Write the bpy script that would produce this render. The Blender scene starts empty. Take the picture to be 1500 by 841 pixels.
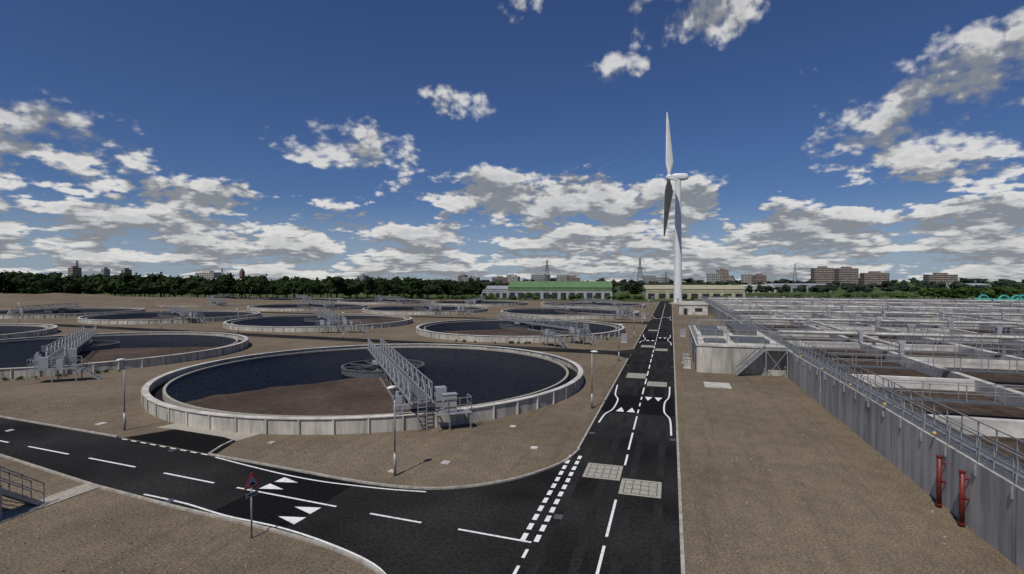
import bpy, math, random
from math import sin, cos, pi, radians, atan2, sqrt
from mathutils import Vector
random.seed(7)
scene = bpy.context.scene
A = radians(16.83)
CA, SA = cos(A), sin(A)
def site(r, d):
    """survey baseline frame (rotated 16.8 deg) -> world metres"""
    return (r*CA - d*SA, r*SA + d*CA)

# ------------------------------------------------------------------ materials
def new_mat(name):
    m = bpy.data.materials.new(name); m.use_nodes = True
    nt = m.node_tree; b = nt.nodes['Principled BSDF']
    return m, nt, b
def noisy(name, c1, c2, scale=2.0, rough=0.8, metal=0.0, detail=3, bump=0.0, bscale=30, lo=0.35, hi=0.65, big=None, spec=0.5, stretch=None):
    m, nt, b = new_mat(name)
    N = nt.nodes; L = nt.links
    tc = N.new('ShaderNodeTexCoord'); P = tc.outputs['Object']
    if stretch:
        mp = N.new('ShaderNodeMapping'); mp.inputs['Scale'].default_value = stretch; L.new(P, mp.inputs[0]); P = mp.outputs[0]
    n = N.new('ShaderNodeTexNoise'); n.inputs['Scale'].default_value = scale; n.inputs['Detail'].default_value = detail
    n.inputs['Roughness'].default_value = 0.65
    L.new(P, n.inputs['Vector'])
    r = N.new('ShaderNodeMapRange'); r.inputs[1].default_value = lo; r.inputs[2].default_value = hi
    L.new(n.outputs['Fac'], r.inputs[0])
    mx = N.new('ShaderNodeMix'); mx.data_type = 'RGBA'
    mx.inputs[6].default_value = (*c1, 1); mx.inputs[7].default_value = (*c2, 1)
    L.new(r.outputs[0], mx.inputs[0])
    out = mx.outputs[2]
    if big:
        n2 = N.new('ShaderNodeTexNoise'); n2.inputs['Scale'].default_value = big[0]; n2.inputs['Detail'].default_value = 2.5
        L.new(tc.outputs['Object'], n2.inputs['Vector'])
        r2 = N.new('ShaderNodeMapRange'); r2.inputs[1].default_value = .35; r2.inputs[2].default_value = .65
        r2.inputs[3].default_value = big[1]; r2.inputs[4].default_value = big[2]
        L.new(n2.outputs['Fac'], r2.inputs[0])
        vm = N.new('ShaderNodeVectorMath'); vm.operation = 'SCALE'
        L.new(out, vm.inputs[0]); L.new(r2.outputs[0], vm.inputs['Scale'])
        out = vm.outputs[0]
    L.new(out, b.inputs['Base Color'])
    b.inputs['Roughness'].default_value = rough; b.inputs['Metallic'].default_value = metal
    b.inputs['Specular IOR Level'].default_value = spec
    if bump > 0:
        nb = N.new('ShaderNodeTexNoise'); nb.inputs['Scale'].default_value = bscale; nb.inputs['Detail'].default_value = 2
        L.new(tc.outputs['Object'], nb.inputs['Vector'])
        bp = N.new('ShaderNodeBump'); bp.inputs['Strength'].default_value = bump; bp.inputs['Distance'].default_value = 0.05
        L.new(nb.outputs['Fac'], bp.inputs['Height']); L.new(bp.outputs[0], b.inputs['Normal'])
    return m

M_conc = noisy('concrete', (.25,.23,.195), (.54,.51,.45), 1.6, .9, detail=5, big=(.25,.72,1.1), spec=.2, stretch=(1,1,.14), lo=.30, hi=.58)
M_conc_w = noisy('pale_concrete', (.40,.38,.34), (.64,.61,.56), .9, .9, detail=5, big=(.3,.75,1.08), spec=.2)
M_conc_g = noisy('grey_concrete', (.23,.225,.21), (.46,.45,.425), 1.3, .9, detail=5, big=(.2,.78,1.1), spec=.2, stretch=(1,1,.10), lo=.30, hi=.60)
M_kerb = noisy('kerb_concrete', (.26,.235,.20), (.43,.40,.35), 3, .9, spec=.2)
M_steel = noisy('galvanised_steel', (.24,.245,.25), (.38,.385,.39), 3, .5, .3)
M_dsteel = noisy('dark_steel', (.07,.075,.08), (.13,.135,.14), 3, .5, .3)
M_grate = noisy('steel_grating', (.08,.085,.09), (.15,.155,.16), 6, .6, .3)
M_paint = noisy('white_road_paint', (.42,.42,.40), (.80,.80,.78), 5, .7, lo=.3, hi=.48)
M_asph = noisy('asphalt', (.010,.0095,.009), (.025,.024,.023), 6, .9, detail=5, bump=.25, bscale=50, big=(.16,.6,1.6), spec=.10)
M_asph2 = noisy('dark_asphalt', (.005,.005,.005), (.010,.0098,.0095), 4, .9, spec=.08)
M_track = noisy('worn_asphalt', (.015,.0142,.0135), (.029,.028,.027), 5, .9, detail=4, big=(.3,.7,1.2), spec=.1)
M_slab = noisy('cover_slab', (.27,.245,.20), (.42,.385,.33), 5, .9, spec=.2)
M_white = noisy('white_coating', (.66,.67,.66), (.76,.76,.75), .3, .4)
M_blade = noisy('shaded_blade_coating', (.38,.39,.40), (.46,.47,.48), .3, .5)  # greyer than the tower white: shade on the blades put into the colour
M_red = noisy('red_pipe_paint', (.11,.014,.011), (.18,.024,.018), 3, .5)
M_signred = noisy('sign_red', (.5,.03,.03), (.6,.04,.04), 3, .4)
M_black = noisy('black', (.010,.010,.010), (.018,.018,.017), 3, .8, spec=.1)
M_teal = noisy('teal_pipe', (.03,.28,.24), (.06,.38,.33), 1, .5)
M_yellow = noisy('yellow_fitting', (.40,.28,.05), (.5,.36,.08), 3, .5)
M_glass = noisy('lamp_lens', (.6,.6,.58), (.75,.75,.72), 3, .3)
M_scum = noisy('mixed_liquor_scum', (.062,.044,.035), (.100,.073,.058), 1.3, .85, detail=6, big=(.14,.72,1.15), spec=.08)
M_liq = noisy('mixed_liquor', (.035,.025,.018), (.09,.064,.047), 1.0, .75, detail=5, bump=.5, bscale=3, big=(.1,.75,1.2), spec=.08)
M_green = noisy('green_cladding', (.085,.165,.065), (.12,.21,.09), .3, .7)
M_cream = noisy('cream_cladding', (.34,.31,.20), (.42,.39,.26), .3, .6)
M_brick = noisy('red_brick', (.15,.08,.065), (.20,.11,.09), .2, .8)
M_greybld = noisy('grey_cladding', (.25,.26,.28), (.35,.36,.38), .1, .6)
M_win = noisy('window_glass', (.02,.025,.03), (.05,.06,.07), .3, .15)
M_bark = noisy('bark', (.05,.035,.025), (.09,.065,.045), 2, .9)
M_stone = noisy('loose_stone', (.09,.075,.06), (.34,.30,.25), 1.5, .9, spec=.2)
def leaf_mat(name, a, b_):
    return noisy(name, a, b_, .35, .8, detail=3, lo=.38, hi=.62, big=(.06,.6,1.25), spec=.1)
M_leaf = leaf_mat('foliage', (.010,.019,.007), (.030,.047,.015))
M_leaf2 = leaf_mat('foliage_far_hazed', (.024,.036,.026), (.045,.060,.038))  # distance haze put into the leaf colour: paler and bluer
M_bush = leaf_mat('bush_foliage', (.03,.055,.012), (.07,.105,.028))

def water():
    m = bpy.data.materials.new('tank_water'); m.use_nodes=True; nt=m.node_tree; N=nt.nodes; L=nt.links; N.clear()
    tc = N.new('ShaderNodeTexCoord')
    mp = N.new('ShaderNodeMapping'); mp.inputs['Scale'].default_value = (1,1.7,1); mp.inputs['Rotation'].default_value=(0,0,.4)
    L.new(tc.outputs['Object'], mp.inputs[0])
    n = N.new('ShaderNodeTexNoise'); n.noise_dimensions='2D'; n.inputs['Scale'].default_value = 1.9; n.inputs['Detail'].default_value = 3
    L.new(mp.outputs[0], n.inputs['Vector'])
    bp = N.new('ShaderNodeBump'); bp.inputs['Strength'].default_value = .9; bp.inputs['Distance'].default_value = .14
    L.new(n.outputs['Fac'], bp.inputs['Height'])
    df=N.new('ShaderNodeBsdfDiffuse'); df.inputs[0].default_value=(.0035,.0042,.006,1)
    gl=N.new('ShaderNodeBsdfGlossy'); gl.inputs['Color'].default_value=(.30,.31,.36,1); gl.inputs['Roughness'].default_value=.05
    L.new(bp.outputs[0], gl.inputs['Normal'])
    fr=N.new('ShaderNodeFresnel'); fr.inputs['IOR'].default_value=1.33; L.new(bp.outputs[0], fr.inputs['Normal'])
    mx=N.new('ShaderNodeMixShader'); L.new(fr.outputs[0],mx.inputs[0]); L.new(df.outputs[0],mx.inputs[1]); L.new(gl.outputs[0],mx.inputs[2])
    o=N.new('ShaderNodeOutputMaterial'); L.new(mx.outputs[0],o.inputs[0])
    return m
M_water = water()

def ground_mat(name, masked):
    m, nt, b = new_mat(name); N = nt.nodes; L = nt.links
    tc = N.new('ShaderNodeTexCoord'); P = tc.outputs['Object']
    def noise(s, d=3, r=.65, vec=None):
        n = N.new('ShaderNodeTexNoise'); n.noise_dimensions='2D'; n.inputs['Scale'].default_value = s; n.inputs['Detail'].default_value = d
        n.inputs['Roughness'].default_value = r; L.new(vec or P, n.inputs['Vector']); return n.outputs['Fac']
    def mr(x, a, b_, c=0., d=1.):
        r = N.new('ShaderNodeMapRange'); r.inputs[1].default_value=a; r.inputs[2].default_value=b_; r.inputs[3].default_value=c; r.inputs[4].default_value=d
        L.new(x, r.inputs[0]); return r.outputs[0]
    def mix(f, c1, c2, mode='MIX'):
        x = N.new('ShaderNodeMix'); x.data_type='RGBA'; x.blend_type=mode
        if isinstance(f,(int,float)): x.inputs[0].default_value=f
        else: L.new(f, x.inputs[0])
        for i,c in ((6,c1),(7,c2)):
            if isinstance(c, tuple): x.inputs[i].default_value=(*c,1)
            else: L.new(c, x.inputs[i])
        return x.outputs[2]
    peb = mr(noise(9, 5, .9), .34, .66)
    c = mix(peb, (.072,.057,.040), (.272,.218,.156))
    big = mr(noise(.09, 4, .6), .35, .65)
    c = mix(big, c, mix(1.0, c, (.78,.77,.77), 'MULTIPLY'))
    mid = mr(noise(.8, 4, .75), .38, .66)
    c = mix(mid, c, mix(1.0, c, (1.25,1.23,1.19), 'MULTIPLY'))
    mp = N.new('ShaderNodeMapping'); mp.inputs['Scale'].default_value=(1.6,.05,1); L.new(P, mp.inputs[0])
    st2 = mr(noise(1.0,3,.6,mp.outputs[0]), .52, .68, 0., .55)
    c = mix(st2, c, mix(1.0, c, (.78,.77,.75), 'MULTIPLY'))
    v = N.new('ShaderNodeTexVoronoi'); v.voronoi_dimensions='2D'; v.inputs['Scale'].default_value = 3.2; L.new(P, v.inputs['Vector'])
    st = mr(v.outputs['Distance'], .05, .12, .6, 0.)
    c = mix(st, c, (.06,.046,.034))
    if masked:
        s = N.new('ShaderNodeSeparateXYZ'); L.new(P, s.inputs[0])
        wob = mr(noise(.03,2), 0, 1, -14, 14)
        def edge(sock, lim, sign):
            a = N.new('ShaderNodeMath'); a.operation='ADD'; L.new(sock, a.inputs[0]); L.new(wob, a.inputs[1])
            return mr(a.outputs[0], lim-4*sign, lim+4*sign)
        fx1 = edge(s.outputs[0], 170, 1); fx0 = edge(s.outputs[0], -290, -1); fy1 = edge(s.outputs[1], 292, 1)
        def mx(a_, b_):
            q = N.new('ShaderNodeMath'); q.operation='MAXIMUM'; L.new(a_, q.inputs[0]); L.new(b_, q.inputs[1]); return q.outputs[0]
        f = mx(mx(fx1, fx0), fy1)
        g = mix(mr(noise(.02,4), .35,.65), (.04,.065,.02), (.09,.11,.04))
        c = mix(f, c, g)
    L.new(c, b.inputs['Base Color']); b.inputs['Roughness'].default_value = .95
    b.inputs['Specular IOR Level'].default_value = .1
    bp = N.new('ShaderNodeBump'); bp.inputs['Strength'].default_value=.7; bp.inputs['Distance'].default_value=.08
    L.new(noise(6,3,.8), bp.inputs['Height']); L.new(bp.outputs[0], b.inputs['Normal'])
    return m
M_ground = ground_mat('gravel_ground', True)
M_gravel = ground_mat('gravel_mound_mat', False)

# ------------------------------------------------------------------ mesh builder
class MB:
    def __init__(s): s.v=[]; s.f=[]
    def add(s, vs, fs):
        o=len(s.v); s.v += [tuple(p) for p in vs]; s.f += [tuple(i+o for i in f) for f in fs]
    def box(s, x0,x1,y0,y1,z0,z1):
        s.add([(x0,y0,z0),(x1,y0,z0),(x1,y1,z0),(x0,y1,z0),(x0,y0,z1),(x1,y0,z1),(x1,y1,z1),(x0,y1,z1)],
              [(0,3,2,1),(4,5,6,7),(0,1,5,4),(1,2,6,5),(2,3,7,6),(3,0,4,7)])
    def beam(s, p, q, w, h=None):
        h = h or w
        p=Vector(p); q=Vector(q); d=(q-p)
        if d.length<1e-6: return
        d.normalize()
        up = Vector((0,0,1)) if abs(d.z)<.95 else Vector((1,0,0))
        a = d.cross(up).normalized()*(w/2); b_ = a.cross(d).normalized()*(h/2)
        vs=[]
        for c in (p,q):
            vs += [c-a-b_, c+a-b_, c+a+b_, c-a+b_]
        s.add(vs, [(0,1,2,3),(7,6,5,4),(0,4,5,1),(1,5,6,2),(2,6,7,3),(3,7,4,0)])
    def tube(s, p, q, r1, r2=None, n=10, caps=True):
        r2 = r1 if r2 is None else r2
        p=Vector(p); q=Vector(q); d=(q-p).normalized()
        up = Vector((0,0,1)) if abs(d.z)<.95 else Vector((1,0,0))
        a = d.cross(up).normalized(); b_ = a.cross(d).normalized()
        vs=[]
        for c,r in ((p,r1),(q,r2)):
            for i in range(n):
                t=2*pi*i/n; vs.append(c+a*cos(t)*r+b_*sin(t)*r)
        fs=[(i,(i+1)%n,n+(i+1)%n,n+i) for i in range(n)]
        if caps: fs += [tuple(range(n-1,-1,-1)), tuple(range(n,2*n))]
        s.add(vs,fs)
    def ring(s, cx,cy,r0,r1,z0,z1,n=96, a0=0, a1=2*pi):
        full = abs(a1-a0-2*pi)<1e-6
        k = n if full else n+1
        vs=[]
        for i in range(k):
            t=a0+(a1-a0)*i/n
            for r,z in ((r0,z0),(r1,z0),(r1,z1),(r0,z1)): vs.append((cx+r*cos(t),cy+r*sin(t),z))
        fs=[]
        for i in range(n):
            j=(i+1)%k
            for e in range(4):
                g=(e+1)%4; fs.append((4*i+e,4*j+e,4*j+g,4*i+g))
        s.add(vs,fs)
    def disc(s, cx,cy,r,z,n=96):
        s.add([(cx+r*cos(2*pi*i/n),cy+r*sin(2*pi*i/n),z) for i in range(n)],[tuple(range(n))])
    def poly(s, pts, z):
        s.add([(x,y,z) for x,y in pts],[tuple(range(len(pts)))])
    def quad(s, x0,x1,y0,y1,z): s.poly([(x0,y0),(x1,y0),(x1,y1),(x0,y1)], z)
    def lathe(s, cx,cy,prof,n=24):
        vs=[]; m=len(prof)
        for i in range(n):
            t=2*pi*i/n
            for r,z in prof: vs.append((cx+r*cos(t),cy+r*sin(t),z))
        fs=[]
        for i in range(n):
            j=(i+1)%n
            for e in range(m-1): fs.append((i*m+e,j*m+e,j*m+e+1,i*m+e+1))
        s.add(vs,fs)
    def strip(s, pts, w, z0, z1=None):
        n=len(pts); L_=[];R_=[]
        for i in range(n):
            a=Vector(pts[max(0,i-1)]); b_=Vector(pts[min(n-1,i+1)]); d=(b_-a).normalized(); nn=Vector((-d.y,d.x))*(w/2)
            p=Vector(pts[i]); L_.append(p+nn); R_.append(p-nn)
        if z1 is None:
            vs=[(p.x,p.y,z0) for p in L_]+[(p.x,p.y,z0) for p in R_]
            s.add(vs,[(n+i,n+i+1,i+1,i) for i in range(n-1)])
        else:
            vs=[(p.x,p.y,z0) for p in L_]+[(p.x,p.y,z0) for p in R_]+[(p.x,p.y,z1) for p in L_]+[(p.x,p.y,z1) for p in R_]
            fs=[]
            for i in range(n-1):
                fs += [(3*n+i,3*n+i+1,2*n+i+1,2*n+i),(i,i+1,2*n+i+1,2*n+i)[::-1],(n+i,n+i+1,3*n+i+1,3*n+i)]
            fs += [(0,n,3*n,2*n),(n-1,2*n-1,4*n-1,3*n-1)]
            s.add(vs,fs)
    def rail(s, p, q, z, h=1.1, sp=1.5, t=.045, mid=True, toe=False):
        p=Vector((p[0],p[1],z)); q=Vector((q[0],q[1],z)); d=q-p; n=max(1,int(round(d.length/sp)))
        for i in range(n+1):
            c=p+d*i/n; s.beam(c, c+Vector((0,0,h)), t)
        s.beam(p+Vector((0,0,h)), q+Vector((0,0,h)), t)
        if mid: s.beam(p+Vector((0,0,h*.52)), q+Vector((0,0,h*.52)), t*.8)
        if toe: s.beam(p+Vector((0,0,.08)), q+Vector((0,0,.08)), .02,.15)
    def obj(s, name, mat, parent=None, smooth=False, loc=None):
        me=bpy.data.meshes.new(name); me.from_pydata(s.v,[],s.f); me.materials.append(mat); me.update()
        if smooth:
            me.polygons.foreach_set('use_smooth',[True]*len(me.polygons))
        o=bpy.data.objects.new(name,me); scene.collection.objects.link(o)
        if parent: o.parent=parent
        return o
def empty(name, loc=(0,0,0), rot=0):
    e=bpy.data.objects.new(name,None); e.location=loc; e.rotation_euler=(0,0,rot); e.empty_display_size=.5
    scene.collection.objects.link(e); return e
def smooth_pts(pts, k=6):
    out=[]; n=len(pts)
    for i in range(n-1):
        p0=Vector(pts[max(0,i-1)]); p1=Vector(pts[i]); p2=Vector(pts[i+1]); p3=Vector(pts[min(n-1,i+2)])
        for j in range(k):
            t=j/k
            q=.5*((2*p1)+(p2-p0)*t+(2*p0-5*p1+4*p2-p3)*t*t+(3*p1-p0-3*p2+p3)*t**3); out.append((q.x,q.y))
    out.append(tuple(pts[-1])); return out

# ------------------------------------------------------------------ ground
g=MB(); g.quad(-9000,9000,-3000,15000,0); g.obj('ground', M_ground)
mb=MB(); nx,ny=60,24; vs=[];fs=[]
for j in range(ny+1):
    for i in range(nx+1):
        r=-420+340*i/nx; d=195+110*j/ny
        u=i/nx; v=j/ny
        h=5.6*sin(pi*min(1,max(0,v)))**1.3*min(1,max(0,(1-u)*2.0))**.8*min(1,u*6+.2)
        h*=1+.10*sin(r*.11)+.07*sin(r*.31+d*.2)
        x,y=site(r,d); vs.append((x,y,h-.06))
for j in range(ny):
    for i in range(nx):
        a=j*(nx+1)+i; fs.append((a,a+1,a+nx+2,a+nx+1))
mb.add(vs,fs); mb.obj('gravel_mound', M_gravel, smooth=True)

# ------------------------------------------------------------------ roads
XL, XR = -5.7, 0.4
up_c=smooth_pts([(-19.6,25.3),(-16.8,25.0),(-14.2,24.95),(-12.3,25.2),(-10.6,25.9),(-9.1,27.0),(-7.9,28.3),(-6.9,29.9),(-6.1,31.7),(-5.7,34.0)],4)
up_edge=[(-140,37.5),(-51.7,28.6),(-37.3,27.3),(-28,26.2)]+up_c
lo_c=smooth_pts([(-16.7,19.0),(-13.5,18.45),(-10.9,17.6),(-8.9,16.2),(-7.4,14.3),(-6.3,12),(-5.7,9)],4)
lo_edge=[(-140,31.5),(-51,23.6),(-40.1,22.2),(-29.6,20.4),(-23.1,19.6)]+lo_c
r=MB()
r.quad(XL,XR,-60,300,.004)
r.poly(list(reversed(up_edge))+lo_edge, .004)
def slope_road(x0,y0,x1,y1,w):
    r.strip([(x0,y0),((x0+x1)/2,(y0+y1)/2),(x1,y1)], w, .004)
slope_road(-5.7,81.6,-150,93,4.6)
slope_road(-5.7,142.5,-150,153,4.6)
for Y in (81.6,142.5):
    r.poly([(XL,Y-5.5),(XL,Y-2.3),(-8.2,Y-2.1)],.004); r.poly([(XL,Y+5.5),(-8.2,Y+2.5),(XL,Y+2.3)],.004)
r.obj('road', M_asph)
d=MB()
d.poly([(-36.8,27.35),(-27.6,26.3),(-28.6,29.0),(-30.2,29.5),(-35.2,30.0)], .008)
d.poly([(-20.9,25.3),(-20.9,19.7),(-16.4,19.1),(-16.4,24.85)], .008)
for Y0,Y1 in ((44.6,51.6),(100,106),(160,166)): d.quad(XL+.15,XR-.1,Y0,Y1,.008)
d.obj('road_surface_patches', M_asph2)
tk=MB()
for xx in (-4.95,-3.45,-1.9,-.45):
    for a_,b_ in ((-40,44.4),(51.8,99.8),(106.2,159.8),(166.2,290)):
        tk.strip([(xx+.12*sin(a_+q*.6),a_+(b_-a_)*q/14) for q in range(15)], .42, .0075)
tk.obj('wheel_tracks', M_track)
c=MB()
c.poly([(-37.0,29.95),(-35.2,30.03),(-30.2,29.53),(-28.6,29.03),(-28.2,31.5),(-31,33.2),(-36.2,33.5)], .006)
c.obj('concrete_apron', M_slab)
k=MB()
k.strip(up_edge[1:3],.14,0,.10); k.strip(up_edge[3:],.14,0,.10); k.strip([(-140,37.5),(-51.7,28.6)],.14,0,.1)
k.strip([(-28.0,26.2),(-28.6,27.8),(-28.8,29.0)],.14,0,.1)
k.strip(lo_edge,.14,0,.10)
k.beam((XR+.07,-60,.05),(XR+.07,300,.05),.15,.12)
for a_,b_ in ((34,76),(87,137),(148,300),(-60,9)): k.beam((XL-.07,a_,.05),(XL-.07,b_,.05),.14,.12)
k.obj('kerb', M_kerb)

mk=MB(); Z=.0125
def dash(x0,y0,x1,y1,w=.13): mk.strip([(x0,y0),(x1,y1)],w,Z)
for a in [(-40.9,24.05,-36.6,23.7),(-34.6,23.55,-30.3,23.2),(-27.8,22.95,-23.8,22.6),(-22.1,22.45,-15.6,21.95),(-13.6,21.75,-10.85,21.6),(-9.0,21.5,-5.6,21.3),(-47.5,24.6,-43.2,24.25),(-54,25.2,-50,24.8)]:
    dash(*a)
for y in (17.9,22.7,34.9,39.8): dash(-2.62,y,-2.62,y+4.0,.12)
dash(-2.6,31.9,-2.6,33.9,.12)
y=52.5
while y<270:
    dash(-2.62,y,-2.62,y+3.4,.13); y+=5.2
y=21.4
while y<33:
    dash(-6.0,y,-6.0,y+.62,.22); dash(-5.42,y,-5.42,y+.62,.22); y+=.98
y=13.5
while y<21: dash(-5.6,y,-5.6,y+.7,.13); y+=1.3
mk.strip(smooth_pts([(-27.2,25.95),(-24,25.3),(-20.9,24.75),(-18.5,24.5),(-16.4,24.5),(-14.2,24.6),(-12.2,24.85)]),.12,Z)
mk.strip(smooth_pts([(-26.0,20.35),(-23,20.1),(-20,19.6),(-16.7,19.35),(-13.7,18.75),(-11.0,17.85),(-9.3,16.6)]),.12,Z)
def chic(Y):
    mk.strip(smooth_pts([(-5.35,Y-7),(-5.2,Y-4.2),(-4.75,Y-2.2),(-4.7,Y+1.5),(-5.15,Y+3.8),(-5.4,Y+8.5)]),.13,Z)
    mk.strip(smooth_pts([(0.05,Y-9),(-.05,Y-4.5),(-.5,Y-2.2),(-.5,Y+1.5),(-.15,Y+4),(-.1,Y+9)]),.13,Z)
for Y in (48,103,163):
    chic(Y)
    for q in range(3): dash(-2.62,Y-3.2+q*2.6,-2.62,Y-1.9+q*2.6,.12)
for i in range(9):
    t0=i/9; x0=-36.6+9.0*t0; y0=27.1-1.0*t0; dash(x0,y0,x0+.55,y0-.06,.12)
def tri(cx,cy,dx,dy,l=1.3,w=.75):
    n_=Vector((-dy,dx)); p=Vector((cx,cy)); d_=Vector((dx,dy))
    a=p+d_*l/2; b1=p-d_*l/2+n_*w/2; b2=p-d_*l/2-n_*w/2
    mk.add([(a.x,a.y,Z),(b1.x,b1.y,Z),(b2.x,b2.y,Z)],[(0,1,2)])
tri(-20.1,24.0,1,-.07); tri(-20.2,23.0,1,-.07); tri(-16.9,21.3,-1,.07); tri(-16.9,20.2,-1,.07)
for Y in (48,103,163):
    tri(-4.1,Y-2.2,0,1,1.6,.7); tri(-3.2,Y-2.2,0,1,1.6,.7); tri(-2.0,Y+2.6,0,-1,1.6,.7); tri(-1.1,Y+2.6,0,-1,1.6,.7)
mk.obj('road_markings', M_paint)

cv=MB(); gr=MB()
def cover(x0,x1,y0,y1,nx_=4,ny_=3):
    cv.quad(x0,x1,y0,y1,.0165)
    for i in range(1,nx_): x_=x0+.22+(x1-x0-.44)*i/nx_; gr.quad(x_-.02,x_+.02,y0+.22,y1-.22,.0205)
    for j in range(1,ny_): y_=y0+.22+(y1-y0-.44)*j/ny_; gr.quad(x0+.22,x1-.22,y_-.02,y_+.02,.0245)
    gr.strip([(x0+.22,y0+.22),(x1-.22,y0+.22)],.04,.0205); gr.strip([(x0+.22,y1-.22),(x1-.22,y1-.22)],.04,.0205)
    gr.strip([(x0+.22,y0+.22),(x0+.22,y1-.22)],.04,.0245); gr.strip([(x1-.22,y0+.22),(x1-.22,y1-.22)],.04,.0245)
cover(-4.75,-2.68,29.3,31.7); cover(-2.58,-.45,27.5,29.75); cover(-4.9,-2.75,61,64.3); cover(-2.4,-.4,56.8,59.4)
cover(-4.8,-2.8,90,93); cover(-2.4,-.5,86,89); cover(-4.8,-2.8,120,123)
e=empty('manhole_covers'); cv.obj('slabs', M_slab, e); gr.obj('frames', M_dsteel, e)
sl=MB()
sl.box(3.4,6.0,57.8,60.6,0,.08)
for (x_,y_,s_) in [(-13.0,29.2,.5),(-15.4,27.0,.4),(-8.6,33.5,.45),(-42,29.5,.6),(-26,29.4,.4),(-46.5,26.2,.4),(-11.4,38,.4)]:
    sl.box(x_-s_/2,x_+s_/2,y_-s_/2,y_+s_/2,0,.05)
sl.obj('concrete_pads', M_conc_w)
gu=MB()
for (x_,y_) in ((-5.45,38),(.15,38),(-5.45,70),(.15,70),(-31,26.2),(-24,20.1),(-5.0,24)): gu.quad(x_-.2,x_+.2,y_-.25,y_+.25,.0165)
gu.obj('road_gullies', M_dsteel)

sm=MB(); rs=random.Random(3)
def stone(x,y,s_):
    k_=5; vs=[]
    for i in range(k_):
        t=2*pi*i/k_+rs.random(); vs.append((x+s_*cos(t)*rs.uniform(.6,1),y+s_*sin(t)*rs.uniform(.6,1),0))
    for i in range(k_):
        t=2*pi*i/k_+rs.random()*.5; vs.append((x+s_*.6*cos(t),y+s_*.6*sin(t),s_*rs.uniform(.5,.9)))
    sm.add(vs,[(i,(i+1)%k_,k_+(i+1)%k_,k_+i) for i in range(k_)]+[tuple(range(k_,2*k_))])
for q in range(2600):
    z_=rs.random()
    if z_<.42: stone(rs.uniform(.8,12.4),rs.uniform(8,62),abs(rs.gauss(.022,.026))+.014)
    elif z_<.7: stone(rs.uniform(-34,-15),rs.uniform(8,18.2),abs(rs.gauss(.022,.022))+.014)
    elif z_<.93:
        x_=rs.uniform(-27,-9); y_=rs.uniform(26.2,33)
        if (x_+31.7)**2+(y_-53.3)**2>23.5**2 and (x_<-11 or y_>30.5): stone(x_,y_,abs(rs.gauss(.022,.022))+.014)
    else: stone(rs.uniform(-56,-38),rs.uniform(29.5,36),abs(rs.gauss(.03,.03))+.015)
sm.obj('loose_stones', M_stone)

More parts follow.
